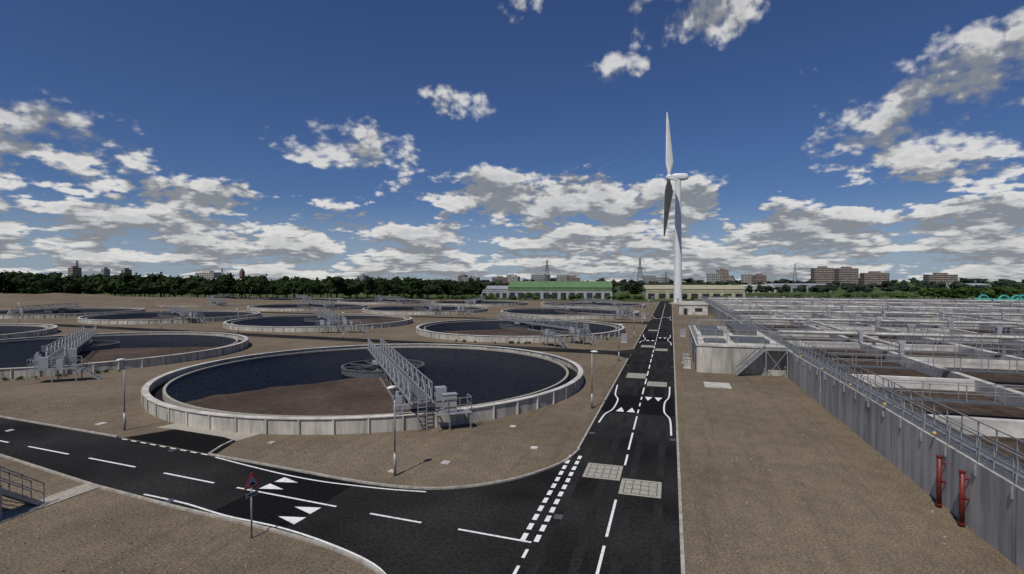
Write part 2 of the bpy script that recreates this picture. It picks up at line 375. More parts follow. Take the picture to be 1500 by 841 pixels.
# ------------------------------------------------------------------ settlement tanks
def tank(cx,cy,R=22.6,bang=-52.6,detail=2,bridge_back=10.0, scum=(-112.4,-52.6)):
    e=empty('settlement_tank',(cx,cy,0))
    seg=128 if detail>1 else 72
    w=MB(); w.ring(0,0,R-.35,R,0,1.1,seg)
    nrib=58
    for i in range(nrib):
        t=2*pi*i/nrib; p=(cos(t)*(R+.03),sin(t)*(R+.03))
        w.beam((p[0],p[1],0),(p[0],p[1],1.06),.16,.16)
    w.obj('outer_wall', M_conc, e)
    cp=MB(); cp.ring(0,0,R-.45,R+.09,1.1,1.17,seg); cp.obj('coping', M_conc_w, e)
    iw=MB(); iw.ring(0,0,R-1.75,R-1.5,0,.92,seg); iw.obj('weir_wall', M_slab, e)
    ch=MB(); ch.ring(0,0,R-1.5,R-.35,.05,.35,seg); ch.obj('channel', M_black, e)
    wa=MB(); wa.disc(0,0,R-1.75,.74,seg); wa.obj('water', M_water, e)
    a0,a1=[radians(t) for t in scum]
    pts=[]
    RR=R-1.8
    for i in range(33):
        t=a0+(a1-a0)*i/32; pts.append((cos(t)*RR,sin(t)*RR))
    pts += [(cos(a1)*5.0,sin(a1)*5.0)]
    for i in range(31):
        f=i/30; rr=4.8+(RR-4.8)*f; bow=radians(9*sin(pi*f)+1.2*sin(f*17)+.7*sin(f*41))
        tt=a0-bow + (1-f)*.25
        pts.append((cos(tt)*rr*.999,sin(tt)*rr*.999))
    s_=MB(); s_.poly(pts,.745); s_.obj('scum_layer', M_scum, e)
    fw=MB(); fw.ring(0,0,4.45,4.6,.3,1.35,48); fw.ring(0,0,2.6,2.75,.3,1.2,36)
    for i in range(12):
        t=2*pi*i/12; fw.beam((cos(t)*1.0,sin(t)*1.0,1.3),(cos(t)*4.4,sin(t)*4.4,1.3),.12,.14)
    fw.ring(0,0,4.38,4.66,1.35,1.42,48)
    fw.obj('feed_well', M_grate, e)
    fi=MB(); fi.ring(0,0,2.8,4.4,.5,.78,48); fi.obj('feed_well_liquor', M_black, e)
    tw=MB(); tw.lathe(0,0,[(1.0,.3),(1.0,1.5),(1.3,1.6),(1.3,1.9),(.5,1.95),(.0,1.95)],20); tw.obj('centre_turret', M_steel, e)
    b=MB(); fl=MB()
    x0,x1=-bridge_back,R+.2; W=.8; zb,zt=2.1,3.45
    sp=1.3 if detail>1 else 2.2
    n=int((x1-x0)/sp); th=.07 if detail>1 else .1
    for sd in (-W,W):
        b.beam((x0,sd,zb),(x1,sd,zb),.13,.2); b.beam((x0,sd,zt),(x1,sd,zt),.08)
        b.beam((x0,sd,(zb+zt)/2+.1),(x1,sd,(zb+zt)/2+.1),.05)
        for i in range(n+1):
            xx=x0+(x1-x0)*i/n; b.beam((xx,sd,zb),(xx,sd,zt),th)
            if i<n:
                xn=x0+(x1-x0)*(i+1)/n
                if i%2: b.beam((xx,sd,zb),(xn,sd,zt),.06)
                else: b.beam((xx,sd,zt),(xn,sd,zb),.06)
    for i in range(n+1):
        xx=x0+(x1-x0)*i/n; b.beam((xx,-W,zb-.02),(xx,W,zb-.02),.08,.12)
    for i in range(n):
        xx=x0+(x1-x0)*i/n; xn=x0+(x1-x0)*(i+1)/n
        b.beam((xx,(-W if i%2 else W),zb-.06),(xn,(W if i%2 else -W),zb-.06),.06)
    for xx in (6,10,14,18):
        for sd in (-W,W): b.beam((xx,sd,zb),(xx+.5,sd*.4,.6),.07)
    b.beam((5,-1.0,.82),(20.5,-1.0,.82),.06,.28)
    for sx in (-1.2,1.2):
        for sd in (-W,W): b.beam((sx,sd,zb),(sx*.5,sd*.6,1.5),.12)
    b.beam((R-.15,-2.0,1.75),(R-.15,2.0,1.75),.3,.35)
    for sd in (-1.7,1.7): b.tube((R-.28,sd,1.44),(R-.05,sd,1.44),.27,.27,14)
    for sd in (-W,W): b.beam((R-.15,sd,1.75),(R-.15,sd,zb),.2)
    for i in range(9): b.beam((R+.55,-.3,.25+.3*i),(R+.55,.3,.25+.3*i),.04)
    for sd in (-.32,.32): b.beam((R+.55,sd,.1),(R+.55,sd,3.3),.06)
    b.beam((R+.2,-W,2.1),(R+.9,-W,2.1),.1); b.beam((R+.2,W,2.1),(R+.9,W,2.1),.1)
    bo=b.obj('bridge_truss', M_steel, e); bo.rotation_euler[2]=radians(bang)
    fl.box(x0,x1,-W+.07,W-.07,zb+.04,zb+.08)
    fo=fl.obj('bridge_deck', M_grate, e); fo.rotation_euler[2]=radians(bang)
    cb=MB(); cb.box(R-.6,R+.05,1.15,1.95,2.0,3.0); cb.box(R-.9,R-.4,-1.9,-1.3,1.95,2.5); cb.tube((R-.65,-1.6,2.5),(R-.65,-1.6,2.8),.16,.16,10)
    co=cb.obj('drive_and_control_box', M_greybld, e); co.rotation_euler[2]=radians(bang)
    return e
DY=[0,58.7,119.5,178]
for j in range(4):
    for i in range(4 if j<3 else 5):
        cx=-31.5-54.4*i-.5*j; cy=53.3+4.3*i+DY[j]
        det=2 if (j==0 and i<2) else 1
        bang={(0,0):-52.6,(1,0):-40,(0,1):-44.7,(1,1):-46}.get((i,j), -30-random.random()*60)
        sc={(0,0):(-112.4,-52.6),(1,0):(-40,24),(0,1):(-130,-30),(1,1):(-15,60)}.get((i,j),(bang-60,bang))
        tank(cx,cy,22.6,bang,det,scum=sc)

def access_platform(cx,cy,rot,n=5):
    e=empty('access_platform',(cx,cy,0),rot)
    m=MB()
    L_,W_,H_=4.2,1.7,1.5
    for x_ in (-L_/2,0,L_/2):
        for y_ in (-W_/2,W_/2): m.beam((x_,y_,0),(x_,y_,H_),.1)
    m.beam((-L_/2,-W_/2,H_),(L_/2,-W_/2,H_),.08,.18); m.beam((-L_/2,W_/2,H_),(L_/2,W_/2,H_),.08,.18)
    m.rail((-L_/2,-W_/2),(L_/2,-W_/2),H_,1.1,1.05,.05); m.rail((-L_/2,W_/2),(L_/2,W_/2),H_,1.1,1.05,.05)
    m.rail((-L_/2,-W_/2),(-L_/2,W_/2),H_,1.1,.9,.05)
    for y_ in (-.45,.45):
        m.beam((L_/2,y_,H_),(L_/2+2.0,y_,0),.06,.2); m.beam((L_/2,y_,H_+1),(L_/2+2.0,y_,1),.045)
        m.beam((L_/2+2,y_,0),(L_/2+2,y_,1),.045); m.beam((L_/2+1,y_,H_/2),(L_/2+1,y_,H_/2+1),.045)
    m.obj('frame',M_steel,e)
    g_=MB(); g_.box(-L_/2,L_/2,-W_/2+.05,W_/2-.05,H_+.02,H_+.06)
    for i in range(6): g_.box(L_/2+.1+.32*i,L_/2+.36+.32*i,-.42,.42,H_-.25*(i+1)+.0,H_-.25*(i+1)+.04)
    g_.obj('deck_and_treads',M_grate,e)
    b_=MB(); b_.box(-1.4,-.5,-.3,.2,H_+.06,H_+1.25); b_.box(.2,.8,-.4,.1,H_+.06,H_+.9); b_.obj('control_cabinet',M_greybld,e)
access_platform(-15.8,92.2,radians(-30)); access_platform(-66,97.8,radians(10)); access_platform(-13.5,152,radians(-20))
access_platform(-120,108,radians(0)); access_platform(-19.5,87.5,radians(-40)); access_platform(-66,161,radians(0))
access_platform(-64.5,40.5,radians(40)); access_platform(-70,95.5,radians(15))

t=radians(-52.6); ex,ey=-31.5+cos(t)*23.8, 53.3+sin(t)*23.8
e=empty('control_station',(ex,ey,0),t)
m=MB(); m.rail((-.1,.9),(-.1,3.6),1.25,1.1,.9,.045); m.rail((-.1,3.6),(-1.3,3.6),1.25,1.1,.9,.045)
for y_ in (1.0,1.9,3.5): m.beam((0,y_,0),(0,y_,1.2),.08)
m.box(-.9,.1,.9,3.6,1.2,1.25)
m.obj('platform',M_steel,e)
m=MB(); m.box(-.75,-.2,1.5,2.5,1.27,2.6); m.box(-.8,-.15,1.45,2.55,2.6,2.66); m.obj('cabinet',M_greybld,e)
m=MB(); m.box(-.19,-.17,1.6,2.4,1.4,2.5); m.obj('cabinet_door',M_conc_g,e)

# ------------------------------------------------------------------ aeration lanes (right)
AX0=12.8; AX1=152; AY0=-20; AY1=262
e=empty('aeration_tank')
w=MB(); w.box(AX0,AX0+.4,AY0,AY1,0,3.06); w.box(AX0+.4,AX1,AY1-.4,AY1,0,3.06); w.box(AX1-.4,AX1,AY0,AY1-.4,0,3.06); w.box(AX0+.4,AX1-.4,AY0,AY0+.4,0,3.06)
w.obj('perimeter_wall', M_conc_g, e)
j_=MB()
y=AY0+3
while y<AY1:
    j_.box(AX0-.006,AX0,y-.012,y+.012,0,3.0); y+=6
j_.obj('wall_joints', M_dsteel, e)
lq=MB(); lq.quad(AX0+.4,AX1-.4,AY0+.4,AY1-.4,2.0); lq.obj('liquor', M_liq, e)
ln=MB(); rl=MB(); gt=MB(); cr=MB()
lanes=[13.2+10.75*k_ for k_ in range(1,13)]
for k_,x_ in enumerate(lanes):
    w_=.45 if k_%2 else .3
    ln.box(x_-w_,x_+w_,AY0+.4,AY1-.4,1.5,3.0)
crosses=[-8,6,21,37.5,52,66,79,93,107,121,136,150,165,181,197,213,229,245]
for n_,y_ in enumerate(crosses):
    xs=[AX0+.4]+lanes+[AX1-.4]
    for q in range(len(xs)-1):
        w0=.0 if q==0 else (.45 if (q-1)%2 else .3); w1=0 if q==len(xs)-2 else (.45 if q%2 else .3)
        if (q+n_)%3!=2 or n_<4:
            cr.box(xs[q]+w0,xs[q+1]-w1,y_-.3,y_+.3,1.9,2.93)
ln.obj('lane_walls', M_conc_w, e); cr.obj('cross_walls', M_conc_w, e)
for n_,y_ in enumerate(crosses):
    yy=y_+4.2
    if n_>=3 or n_==1:
        gt.box(AX0+1.6,AX1-1,yy-.5,yy+.5,3.03,3.10)
        for s_ in (-.5,.5): rl.rail((AX0+1.6,yy+s_),(AX1-1,yy+s_),3.1,1.1,2.0,.05)
    if n_%3==2:
        rl.rail((AX0+1.6,y_-.25),(AX1-1,y_-.25),2.93,1.1,2.0,.05)
for k_,x_ in enumerate(lanes):
    if k_%2==1:
        for s_ in (-.4,.4): rl.rail((x_+s_,58),(x_+s_,AY1-1),3.0,1.1,2.2,.05)
rl.obj('lane_handrails', M_steel, e); gt.obj('lane_walkways', M_grate, e)
pw=MB(); pw.box(AX0+.42,AX0+1.6,AY0,AY1,3.0,3.07); pw.obj('perimeter_walkway', M_grate, e)
pr=MB()
pr.rail((AX0+.15,AY0),(AX0+.15,64.5),3.06,1.15,1.3,.05,toe=True); pr.rail((AX0+1.55,AY0),(AX0+1.55,AY1),3.07,1.1,1.5,.05,toe=True)
pr.rail((AX0+.15,96),(AX0+.15,AY1),3.06,1.15,1.5,.05)
y=AY0+1
while y<64:
    pr.beam((AX0+.05,y,2.6),(AX0+.15,y,4.1),.05); pr.beam((AX0-.03,y,2.5),(AX0-.03,y,3.0),.05,.12); y+=2.6
pr.beam((AX0+.3,AY0,3.35),(AX0+.3,64,3.35),.18,.06)
pr.obj('perimeter_handrail', M_steel, e)
yl=MB()
for y_ in (31.5,38,44.5,52,60): yl.tube((AX0+.02,y_,3.35),(AX0-.12,y_,3.3),.08,.09,12)
yl.obj('bulkhead_lamps', M_yellow, e)
dp=MB(); dp.tube((AX0-.08,52.5,0),(AX0-.08,52.5,3.4),.07,.07,10); dp.tube((AX0-.08,41,2.9),(AX0-.08,41,3.4),.06,.06,8); dp.obj('downpipe', M_steel, e)
am_=MB()
for x_ in [lanes[i]+1.2 for i in range(0,12,3)]:
    am_.tube((x_,70,3.5),(x_,AY1-3,3.5),.22,.22,10)
    yy=74
    while yy<AY1-5:
        am_.tube((x_,yy,3.5),(x_+1.2,yy,3.6),.08,.08,6); am_.tube((x_+1.2,yy,3.65),(x_+1.2,yy,2.0),.08,.08,6); yy+=7
for y_ in (84,112,141,171,205,238): am_.tube((AX0+2,y_,3.7),(AX1-2,y_,3.7),.28,.28,10)
am_.obj('air_pipes', M_conc_w, e)
ac=MB()
for n_ in range(190):
    x_=random.choice(lanes)+random.uniform(-.3,.3); y_=random.choice(crosses[5:])+random.uniform(-.5,.5)
    ac.box(x_-.2,x_+.2,y_-.2,y_+.2,3,4.3); ac.box(x_-.35,x_+.35,y_-.15,y_+.15,4.3,4.6)
ac.obj('penstock_actuators', M_greybld, e)
tp=MB()
for i in range(9):
    x_=118+i*4.0; y_=250+random.uniform(-3,3); last=None
    for a_ in range(9):
        t_=pi*a_/8; p=(x_+1.7*cos(t_),y_,3.2+2.3*sin(t_))
        if last: tp.tube(last,p,.4,.4,10)
        last=p
tp.tube((112,246,3.9),(151,246,3.9),.45,.45,12)
tp.obj('teal_air_header', M_teal, e)

for (x_,y_) in ((12.52,30.4),(12.52,28.3)):
    e2=empty('red_vent_pipe',(x_,y_,0))
    p=MB(); p.tube((0,0,0),(0,0,2.5),.11,.11,18); p.obj('pipe',M_red,e2,True)
    p=MB()
    for z_ in (.12,1.3,2.44): p.tube((0,0,z_),(0,0,z_+.07),.14,.14,18)
    p.box(-.03,.27,-.04,.04,1.2,1.28); p.box(-.03,.27,-.04,.04,2.1,2.18)
    p.obj('collars',M_red,e2)

e=empty('inlet_chamber')
b=MB(); b.box(3.0,12.78,67.2,95,0,3.2); b.obj('walls',M_conc,e)
b=MB(); b.box(2.9,12.79,67.1,95.1,3.2,3.4); b.obj('roof_slab',M_conc_w,e)
b=MB()
for (x0,x1,y0,y1,h) in ((4,6.5,69,72,.3),(7.5,11.5,70,75,.35),(4.2,7,78,83,.6),(8.5,11.5,80,90,.9),(4,7,86,92,.4)):
    b.box(x0,x1,y0,y1,3.4,3.4+h)
b.obj('roof_hatches',M_grate,e)
b=MB()
b.rail((3.05,67.3),(7.6,67.3),3.4,1.1,1.1,.05); b.rail((3.05,67.3),(3.05,95),3.4,1.1,1.4,.05); b.rail((12.6,69),(12.6,95),3.4,1.1,1.4,.05); b.rail((3.05,95),(12.6,95),3.4,1.1,1.4,.05)
b.rail((3.1,76),(12.5,76),3.4,1.1,1.4,.05); b.rail((7.6,77),(7.6,94),3.4,1.1,1.4,.05)
for x_ in (4,7.5,11): b.beam((x_,84,3.4),(x_,84,5.2),.1)
b.beam((4,84,5.2),(11,84,5.2),.12,.18)
for yy in (65.7,66.9):
    b.beam((7.2,yy,.1),(10.3,yy,3.2),.07,.26); b.beam((10.3,yy,3.25),(12.7,yy,3.25),.07,.2)
    b.beam((7.2,yy,1.1),(10.3,yy,4.2),.05); b.beam((7.2,yy,.6),(10.3,yy,3.7),.04)
    for i in range(4):
        f=i/3; b.beam((7.2+3.1*f,yy,.1+3.1*f),(7.2+3.1*f,yy,1.1+3.1*f),.05)
    for x_ in (10.4,12.6): b.beam((x_,yy,0),(x_,yy,3.2),.1)
b.rail((10.3,65.7),(12.7,65.7),3.3,1.0,1.2,.05)
b.beam((10.4,65.7,0),(12.6,65.7,3.1),.06); b.beam((12.6,65.7,0),(10.4,65.7,3.1),.06)
b.obj('handrails_and_stair_frame',M_steel,e)
b=MB(); b.box(10.3,12.7,65.75,66.85,3.28,3.33)
for i in range(13): b.box(7.25+.237*i,7.5+.237*i,65.74,66.86,.2+.237*i,.24+.237*i)
b.obj('treads',M_grate,e)
b=MB(); b.box(2.93,3.0,69,70,0,2.1); b.box(2.93,3.0,74,78,.0,2.4); b.obj('doors',M_dsteel,e)

e=empty('valve_house')
b=MB(); b.box(2.6,11.5,182,212,0,3.2); b.obj('walls',M_conc_w,e)
b=MB(); b.box(2.4,11.7,181.8,212.2,3.2,3.45); b.obj('roof',M_conc,e)
b=MB(); b.box(4,5.2,181.93,182,0,2.1); b.box(7.5,9.8,181.93,182,1.1,2.2); b.obj('door_and_window',M_win,e)

def kiosk(x,y,w,d,h,mat):
    e=empty('control_kiosk',(x,y,0)); b=MB(); b.box(-w/2,w/2,-d/2,d/2,.1,h); b.obj('body',mat,e)
    b=MB(); b.box(-w/2-.05,w/2+.05,-d/2-.05,d/2+.05,h,h+.07); b.box(-w/2-.1,w/2+.1,-d/2-.1,d/2+.1,0,.1); b.obj('roof_and_plinth',M_conc,e)
    b=MB(); b.box(-.012,.012,-d/2-.012,-d/2,.2,h-.1); b.box(w/4,w/4+.05,-d/2-.03,-d/2,h*.5,h*.6); b.obj('door_details',M_dsteel,e)
kiosk(2.0,70,.8,.6,1.2,M_conc); kiosk(1.9,74,.8,.5,1.2,M_greybld); kiosk(-8.0,96,1.0,.6,1.5,M_greybld); kiosk(-7.6,158,1.2,.8,1.7,M_greybld); kiosk(2.3,110,1.0,.6,1.4,M_greybld)

# ------------------------------------------------------------------ street lamps
def lamp(x,y,h=5.0,rot=0):
    e=empty('street_lamp',(x,y,0),rot)
    m=MB(); m.tube((0,0,0),(0,0,1.3),.085,.085,12); m.tube((0,0,1.3),(0,0,h-.1),.05,.042,12); m.tube((0,0,1.27),(0,0,1.34),.09,.06,12)
    m.tube((0,0,h-.12),(0.12,0,h),.04,.04,8); m.obj('column',M_steel,e,True)
    m=MB(); vs=[]; fs=[]
    n=14; segs=[(-.16,.05,.03),(-.12,.11,.06),(0,.16,.10),(.18,.18,.12),(.34,.15,.10),(.44,.08,.05),(.47,.02,.02)]
    for (xx,wy,hz) in segs:
        for i in range(n):
            t=2*pi*i/n; vs.append((xx+.05,wy*cos(t),h+.03+hz*sin(t)*(1 if sin(t)>0 else .5)))
    for s_ in range(len(segs)-1):
        for i in range(n):
            fs.append((s_*n+i,s_*n+(i+1)%n,(s_+1)*n+(i+1)%n,(s_+1)*n+i))
    fs.append(tuple(range(n-1,-1,-1))); fs.append(tuple(range((len(segs)-1)*n,len(segs)*n)))
    m.add(vs,fs); m.obj('lantern',M_glass,e,True)
    m=MB(); m.box(.1,.4,-.1,.1,h-.045,h-.02); m.obj('lens',M_yellow,e)
    m=MB(); m.box(-.09,-.075,-.04,.04,.5,1.0); m.obj('access_door',M_dsteel,e)
lamp(-38.5,28.7,5.2,radians(-100)); lamp(-14.9,26.4,5.0,radians(-110)); lamp(-6.5,45.3,4.9,0)
for y_ in (73,104,134,168,205,240): lamp(-6.8,y_,5,0)
for (x_,y_) in ((-59.5,86),(-60,149),(-113,93),(-114,157),(-90,150),(-35,146),(-60,205),(-168,97),(-88,90)): lamp(x_,y_,5,random.uniform(0,6))

# ------------------------------------------------------------------ hump warning sign
e=empty('road_hump_sign',(-17.15,18.2,0),radians(-12))
m=MB(); m.tube((0,0,0),(0,0,2.7),.038,.038,12); m.obj('post',M_steel,e,True)
def sign_tri(mb_,x,zc,s_,th):
    h=s_*sqrt(3)/2; pts=[]
    for (cx,cz) in ((-s_/2,-h/3),(s_/2,-h/3),(0,2*h/3)):
        a0=atan2(cz,cx)
        for da in (-.9,-.45,0,.45,.9):
            pts.append((cx*.92+.05*s_*cos(a0+da), cz*.92+.05*s_*sin(a0+da)))
    n=len(pts); vs=[(x,p[0],zc+p[1]) for p in pts]+[(x+th,p[0],zc+p[1]) for p in pts]
    mb_.add(vs,[tuple(range(n-1,-1,-1)),tuple(range(n,2*n))]+[(i,(i+1)%n,n+(i+1)%n,n+i) for i in range(n)])
m=MB(); sign_tri(m,.045,2.42,.72,.012); m.obj('triangle_plate',M_signred,e)
m=MB(); sign_tri(m,.059,2.42,.50,.003); m.obj('triangle_face',M_greybld,e)
m=MB()
pts=[(-.15,-.09)]+[(-.12+.24*i/8,-.09+.09*sin(pi*i/8)) for i in range(9)]+[(.15,-.09),(.15,-.12),(-.15,-.12)]
m.add([(.0655,a_,2.42+b_) for a_,b_ in pts],[tuple(range(len(pts)))]); m.obj('hump_symbol',M_black,e)
m=MB(); m.box(.045,.057,-.28,.28,1.8,2.0); m.obj('plate',M_greybld,e)
m=MB(); m.box(.058,.06,-.22,.22,1.87,1.92); m.obj('plate_text',M_black,e)
m=MB(); m.box(.03,.045,-.1,.1,2.38,2.42); m.box(.03,.045,-.1,.1,1.88,1.92); m.obj('brackets',M_steel,e)

# ------------------------------------------------------------------ near-left steel platform and path
pth=MB(); pth.box(-30.3,-29.1,15.6,20.5,0,.05); pth.obj('path', M_slab)
e=empty('steel_access_stair',(-31.5,14.4,0))
m=MB()
for x_ in (-2.2,0,2.0):
    for y_ in (-2,0,1.8): m.beam((x_,y_,0),(x_,y_,1.6),.12)
for y_ in (-2,1.8): m.beam((-2.2,y_,1.4),(2.0,y_,1.4),.1,.22)
for x_ in (-2.2,2.0): m.beam((x_,-2,1.4),(x_,1.8,1.4),.1,.22)
m.rail((-2.2,1.8),(1.0,1.8),1.45,1.1,.9,.055); m.rail((2.0,-2),(2.0,1.8),1.45,1.1,.9,.055); m.rail((-2.2,-2),(2.0,-2),1.45,1.1,.9,.055)
m.rail((-2.2,.2),(.6,.2),1.45,1.1,.8,.055)
for x_ in (1.05,1.95):
    m.beam((x_,1.8,1.4),(x_,3.6,.0),.06,.22); m.beam((x_,1.8,2.5),(x_,3.6,1.05),.05); m.beam((x_,1.8,2.0),(x_,3.6,.55),.045); m.beam((x_,3.6,0),(x_,3.6,1.05),.05); m.beam((x_,2.7,.7),(x_,2.7,1.8),.05)
m.beam((-.4,.5,1.45),(-.4,.5,3.3),.07); m.beam((-.4,.5,3.3),(.1,.9,3.0),.05)
m.obj('frame',M_steel,e)
m=MB(); m.box(-2.15,1.95,-1.95,1.75,1.5,1.54)
for i in range(5): m.box(1.08,1.92,1.9+.34*i,2.18+.34*i,1.2-.27*i,1.24-.27*i)
m.obj('deck_and_treads',M_grate,e)
m=MB(); m.box(-.6,1.2,-1.4,-.4,1.54,2.4); m.box(-.2,.5,.4,.9,1.54,2.2); m.tube((-.4,.5,3.3),(-.2,.4,3.4),.14,.18,10); m.obj('equipment',M_greybld,e)
m=MB(); m.box(-2,1.6,-1.7,1.2,0,.9); m.obj('underdeck_block',M_dsteel,e)  # dark solid block filling the space below the deck

# ------------------------------------------------------------------ wind turbine
TX,TY=3.2,266.0
e=empty('wind_turbine',(TX,TY,0))
m=MB(); prof=[(2.05,0),(1.95,6),(1.8,18),(1.6,32),(1.4,48),(1.2,59.8)]; m.lathe(0,0,prof,40); m.obj('tower',M_white,e,True)
m=MB(); m.tube((0,0,0),(0,0,.6),4.2,4.2,32); m.obj('foundation',M_conc,e)
m=MB(); m.box(-.6,.6,-2.15,-2.0,.6,2.9); m.obj('door',M_greybld,e)
axang=radians(180+16.83-11)
ne=MB()
segs=[(-4.6,.7,.9),(-4.2,1.15,1.35),(-2.5,1.45,1.7),(1,1.5,1.75),(2.6,1.3,1.5),(3.0,1.1,1.2)]
n=16; vs=[];fs=[]
for (xx,wy,hz) in segs:
    for i in range(n):
        t=2*pi*i/n; c_=abs(cos(t))**.6*(1 if cos(t)>0 else -1); s_=abs(sin(t))**.6*(1 if sin(t)>0 else -1)
        vs.append((xx,wy*c_,hz*s_))
for s_ in range(len(segs)-1):
    for i in range(n): fs.append((s_*n+i,s_*n+(i+1)%n,(s_+1)*n+(i+1)%n,(s_+1)*n+i))
fs.append(tuple(range(n-1,-1,-1))); fs.append(tuple(range((len(segs)-1)*n,len(segs)*n)))
ne.add(vs,fs)
no=ne.obj('nacelle',M_white,e,True); no.location=(0,0,61.2); no.rotation_euler[2]=axang
rot=MB(); HX=4.3
vs=[];fs=[];segs=[(3.05,1.15),(3.6,1.35),(4.6,1.35),(5.3,1.0),(5.75,.5),(5.9,.05)]
for xx,rr in segs:
    for i in range(20):
        t=2*pi*i/20; vs.append((xx,rr*cos(t),rr*sin(t)))
for s_ in range(len(segs)-1):
    for i in range(20): fs.append((s_*20+i,s_*20+(i+1)%20,(s_+1)*20+(i+1)%20,(s_+1)*20+i))
fs.append(tuple(range(19,-1,-1))); rot.add(vs,fs)
ro=rot.obj('hub',M_white,e,True); ro.location=(0,0,61.2); ro.rotation_euler[2]=axang
bl=MB()
for kb in range(3):
    th=radians(-17+120*kb)
    dr=Vector((0,sin(th),cos(th))); tn=Vector((0,cos(th),-sin(th))); ax=Vector((1,0,0))
    secs=[(0.8,.8,.8,0),(2.5,.85,.8,.05),(5,1.5,.5,.3),(8,2.0,.40,.5),(14,1.65,.30,.4),(22,1.2,.2,.25),(30,.75,.12,.12),(35,.4,.07,.05),(36.5,.12,.03,0)]
    vs=[];fs=[];n=14
    for (rr,ch_,tk_,off) in secs:
        pitch=radians(12-8*rr/36)
        ca_=ax*cos(pitch)+tn*sin(pitch); cb_=tn*cos(pitch)-ax*sin(pitch)
        for i in range(n):
            t=2*pi*i/n
            vs.append(Vector((HX,0,0))+dr*rr+ca_*(ch_*cos(t)-off)+cb_*(tk_*sin(t)*(1-.35*cos(t))))
    for s_ in range(len(secs)-1):
        for i in range(n): fs.append((s_*n+i,s_*n+(i+1)%n,(s_+1)*n+(i+1)%n,(s_+1)*n+i))
    fs.append(tuple(range((len(secs)-1)*n,len(secs)*n)))
    bl.add(vs,fs)
bo=bl.obj('blades',M_blade,e,True); bo.location=(0,0,61.2); bo.rotation_euler[2]=axang

# ------------------------------------------------------------------ buildings
def shed(name,r,d,w,dep,h,ridge,mw,mr,bays=10,rot=radians(8)):
    x,y=site(r,d); e=empty(name,(x,y,0),rot)
    b=MB(); b.box(-w/2,w/2,-dep/2,dep/2,0,h); b.obj('walls',mw,e)
    b=MB(); o=.4
    b.add([(-w/2-o,-dep/2-o,h),(w/2+o,-dep/2-o,h),(w/2+o,0,h+ridge),(-w/2-o,0,h+ridge),(-w/2-o,dep/2+o,h),(w/2+o,dep/2+o,h)],
          [(0,1,2,3),(3,2,5,4),(0,3,4),(1,5,2),(0,4,5,1)]); b.obj('roof',mr,e)
    b=MB()
    for i in range(bays):
        x0=-w/2+w*(i+.18)/bays; x1=-w/2+w*(i+.82)/bays; b.box(x0,x1,-dep/2-.06,-dep/2,.3 if i%3 else 0,h*.55)
    b.obj('openings',M_win,e)
    b=MB(); b.box(-w/2,w/2,-dep/2-.12,-dep/2-.0,h*.72,h*.95) ; b.obj('fascia',mr,e)
    b=MB()
    for i in range(bays+1):
        x0=-w/2+w*i/bays; b.box(x0-.2,x0+.2,-dep/2-.2,-dep/2-.13,0,h*.7)
    b.obj('columns',M_conc_w,e)
shed('industrial_shed',31,335,63,30,7.2,3.8,M_greybld,M_green,12)
shed('industrial_shed',114,335,58,26,6.2,2.4,M_cream,M_cream,9)
shed('warehouse',-8,350,22,16,6,2,M_greybld,M_greybld,5)
shed('warehouse',300,560,60,30,7,1.5,M_greybld,M_greybld,8)
shed('warehouse',470,560,52,30,7,1.8,M_conc_w,M_greybld,8)
shed('warehouse',235,520,40,24,6,1.5,M_conc_w,M_conc_w,8)
shed('warehouse',-340,640,50,24,13,1.5,M_conc_w,M_conc_w,8)
shed('warehouse',-190,560,40,20,11,1.5,M_greybld,M_conc_w,8)

def tower_block(r,d,w,dep,h,mat,floors,rot=0):
    x,y=site(r,d); e=empty('tower_block',(x,y,0),rot)
    b=MB(); b.box(-w/2,w/2,-dep/2,dep/2,0,h); b.box(-w*.2,w*.2,-dep*.3,dep*.3,h+.8,h+3.6); b.obj('walls',mat,e)
    fb=MB(); wn=MB()
    for i in range(floors+1):
        z=h*i/floors
        fb.box(-w/2-.25,w/2+.25,-dep/2-.25,dep/2+.25,z-.1,z+.75)
    nb=max(4,int(w/3.4))
    for i in range(floors):
        z=h*i/floors
        for j in range(nb):
            x0=-w/2+w*(j+.2)/nb; wn.box(x0,x0+w*.55/nb,-dep/2-.1,dep/2+.1,z+1.0,z+h/floors-.4)
    fb.obj('floor_bands',M_conc,e); wn.obj('windows',M_win,e)
tower_block(531,900,30,18,33,M_brick,11,radians(5)); tower_block(575,905,31,18,32.5,M_brick,11,radians(10))
tower_block(624,905,38,18,24.5,M_brick,8,radians(5)); tower_block(725,890,42,18,21.5,M_brick,7,radians(5))
tower_block(420,1050,22,18,33,M_brick,12); tower_block(470,1000,20,16,22,M_brick,8,radians(20)); tower_block(365,950,24,16,24,M_greybld,8)
tower_block(-765,920,12,14,34,M_brick,12); tower_block(-660,900,9,12,30,M_brick,12); tower_block(-688,890,7,10,31,M_greybld,11)
tower_block(-520,900,40,16,25,M_conc_w,7); tower_block(-285,1000,14,14,21,M_greybld,7); tower_block(125,1300,26,16,25,M_greybld,8); tower_block(300,1050,26,16,18,M_greybld,5)
for i in range(16):
    tower_block(random.uniform(-200,700),random.uniform(1300,1700),random.uniform(20,50),16,random.uniform(18,30),random.choice([M_brick,M_greybld,M_conc]),6,radians(random.uniform(-30,30)))
x,y=site(-462,900); e=empty('clock_tower',(x,y,0)); b=MB(); b.box(-3,3,-3,3,0,27); b.obj('tower',M_brick,e)
b=MB(); b.add([(-3.3,-3.3,27),(3.3,-3.3,27),(3.3,3.3,27),(-3.3,3.3,27),(0,0,34)],[(0,1,4),(1,2,4),(2,3,4),(3,0,4),(3,2,1,0)]); b.obj('roof',M_dsteel,e)
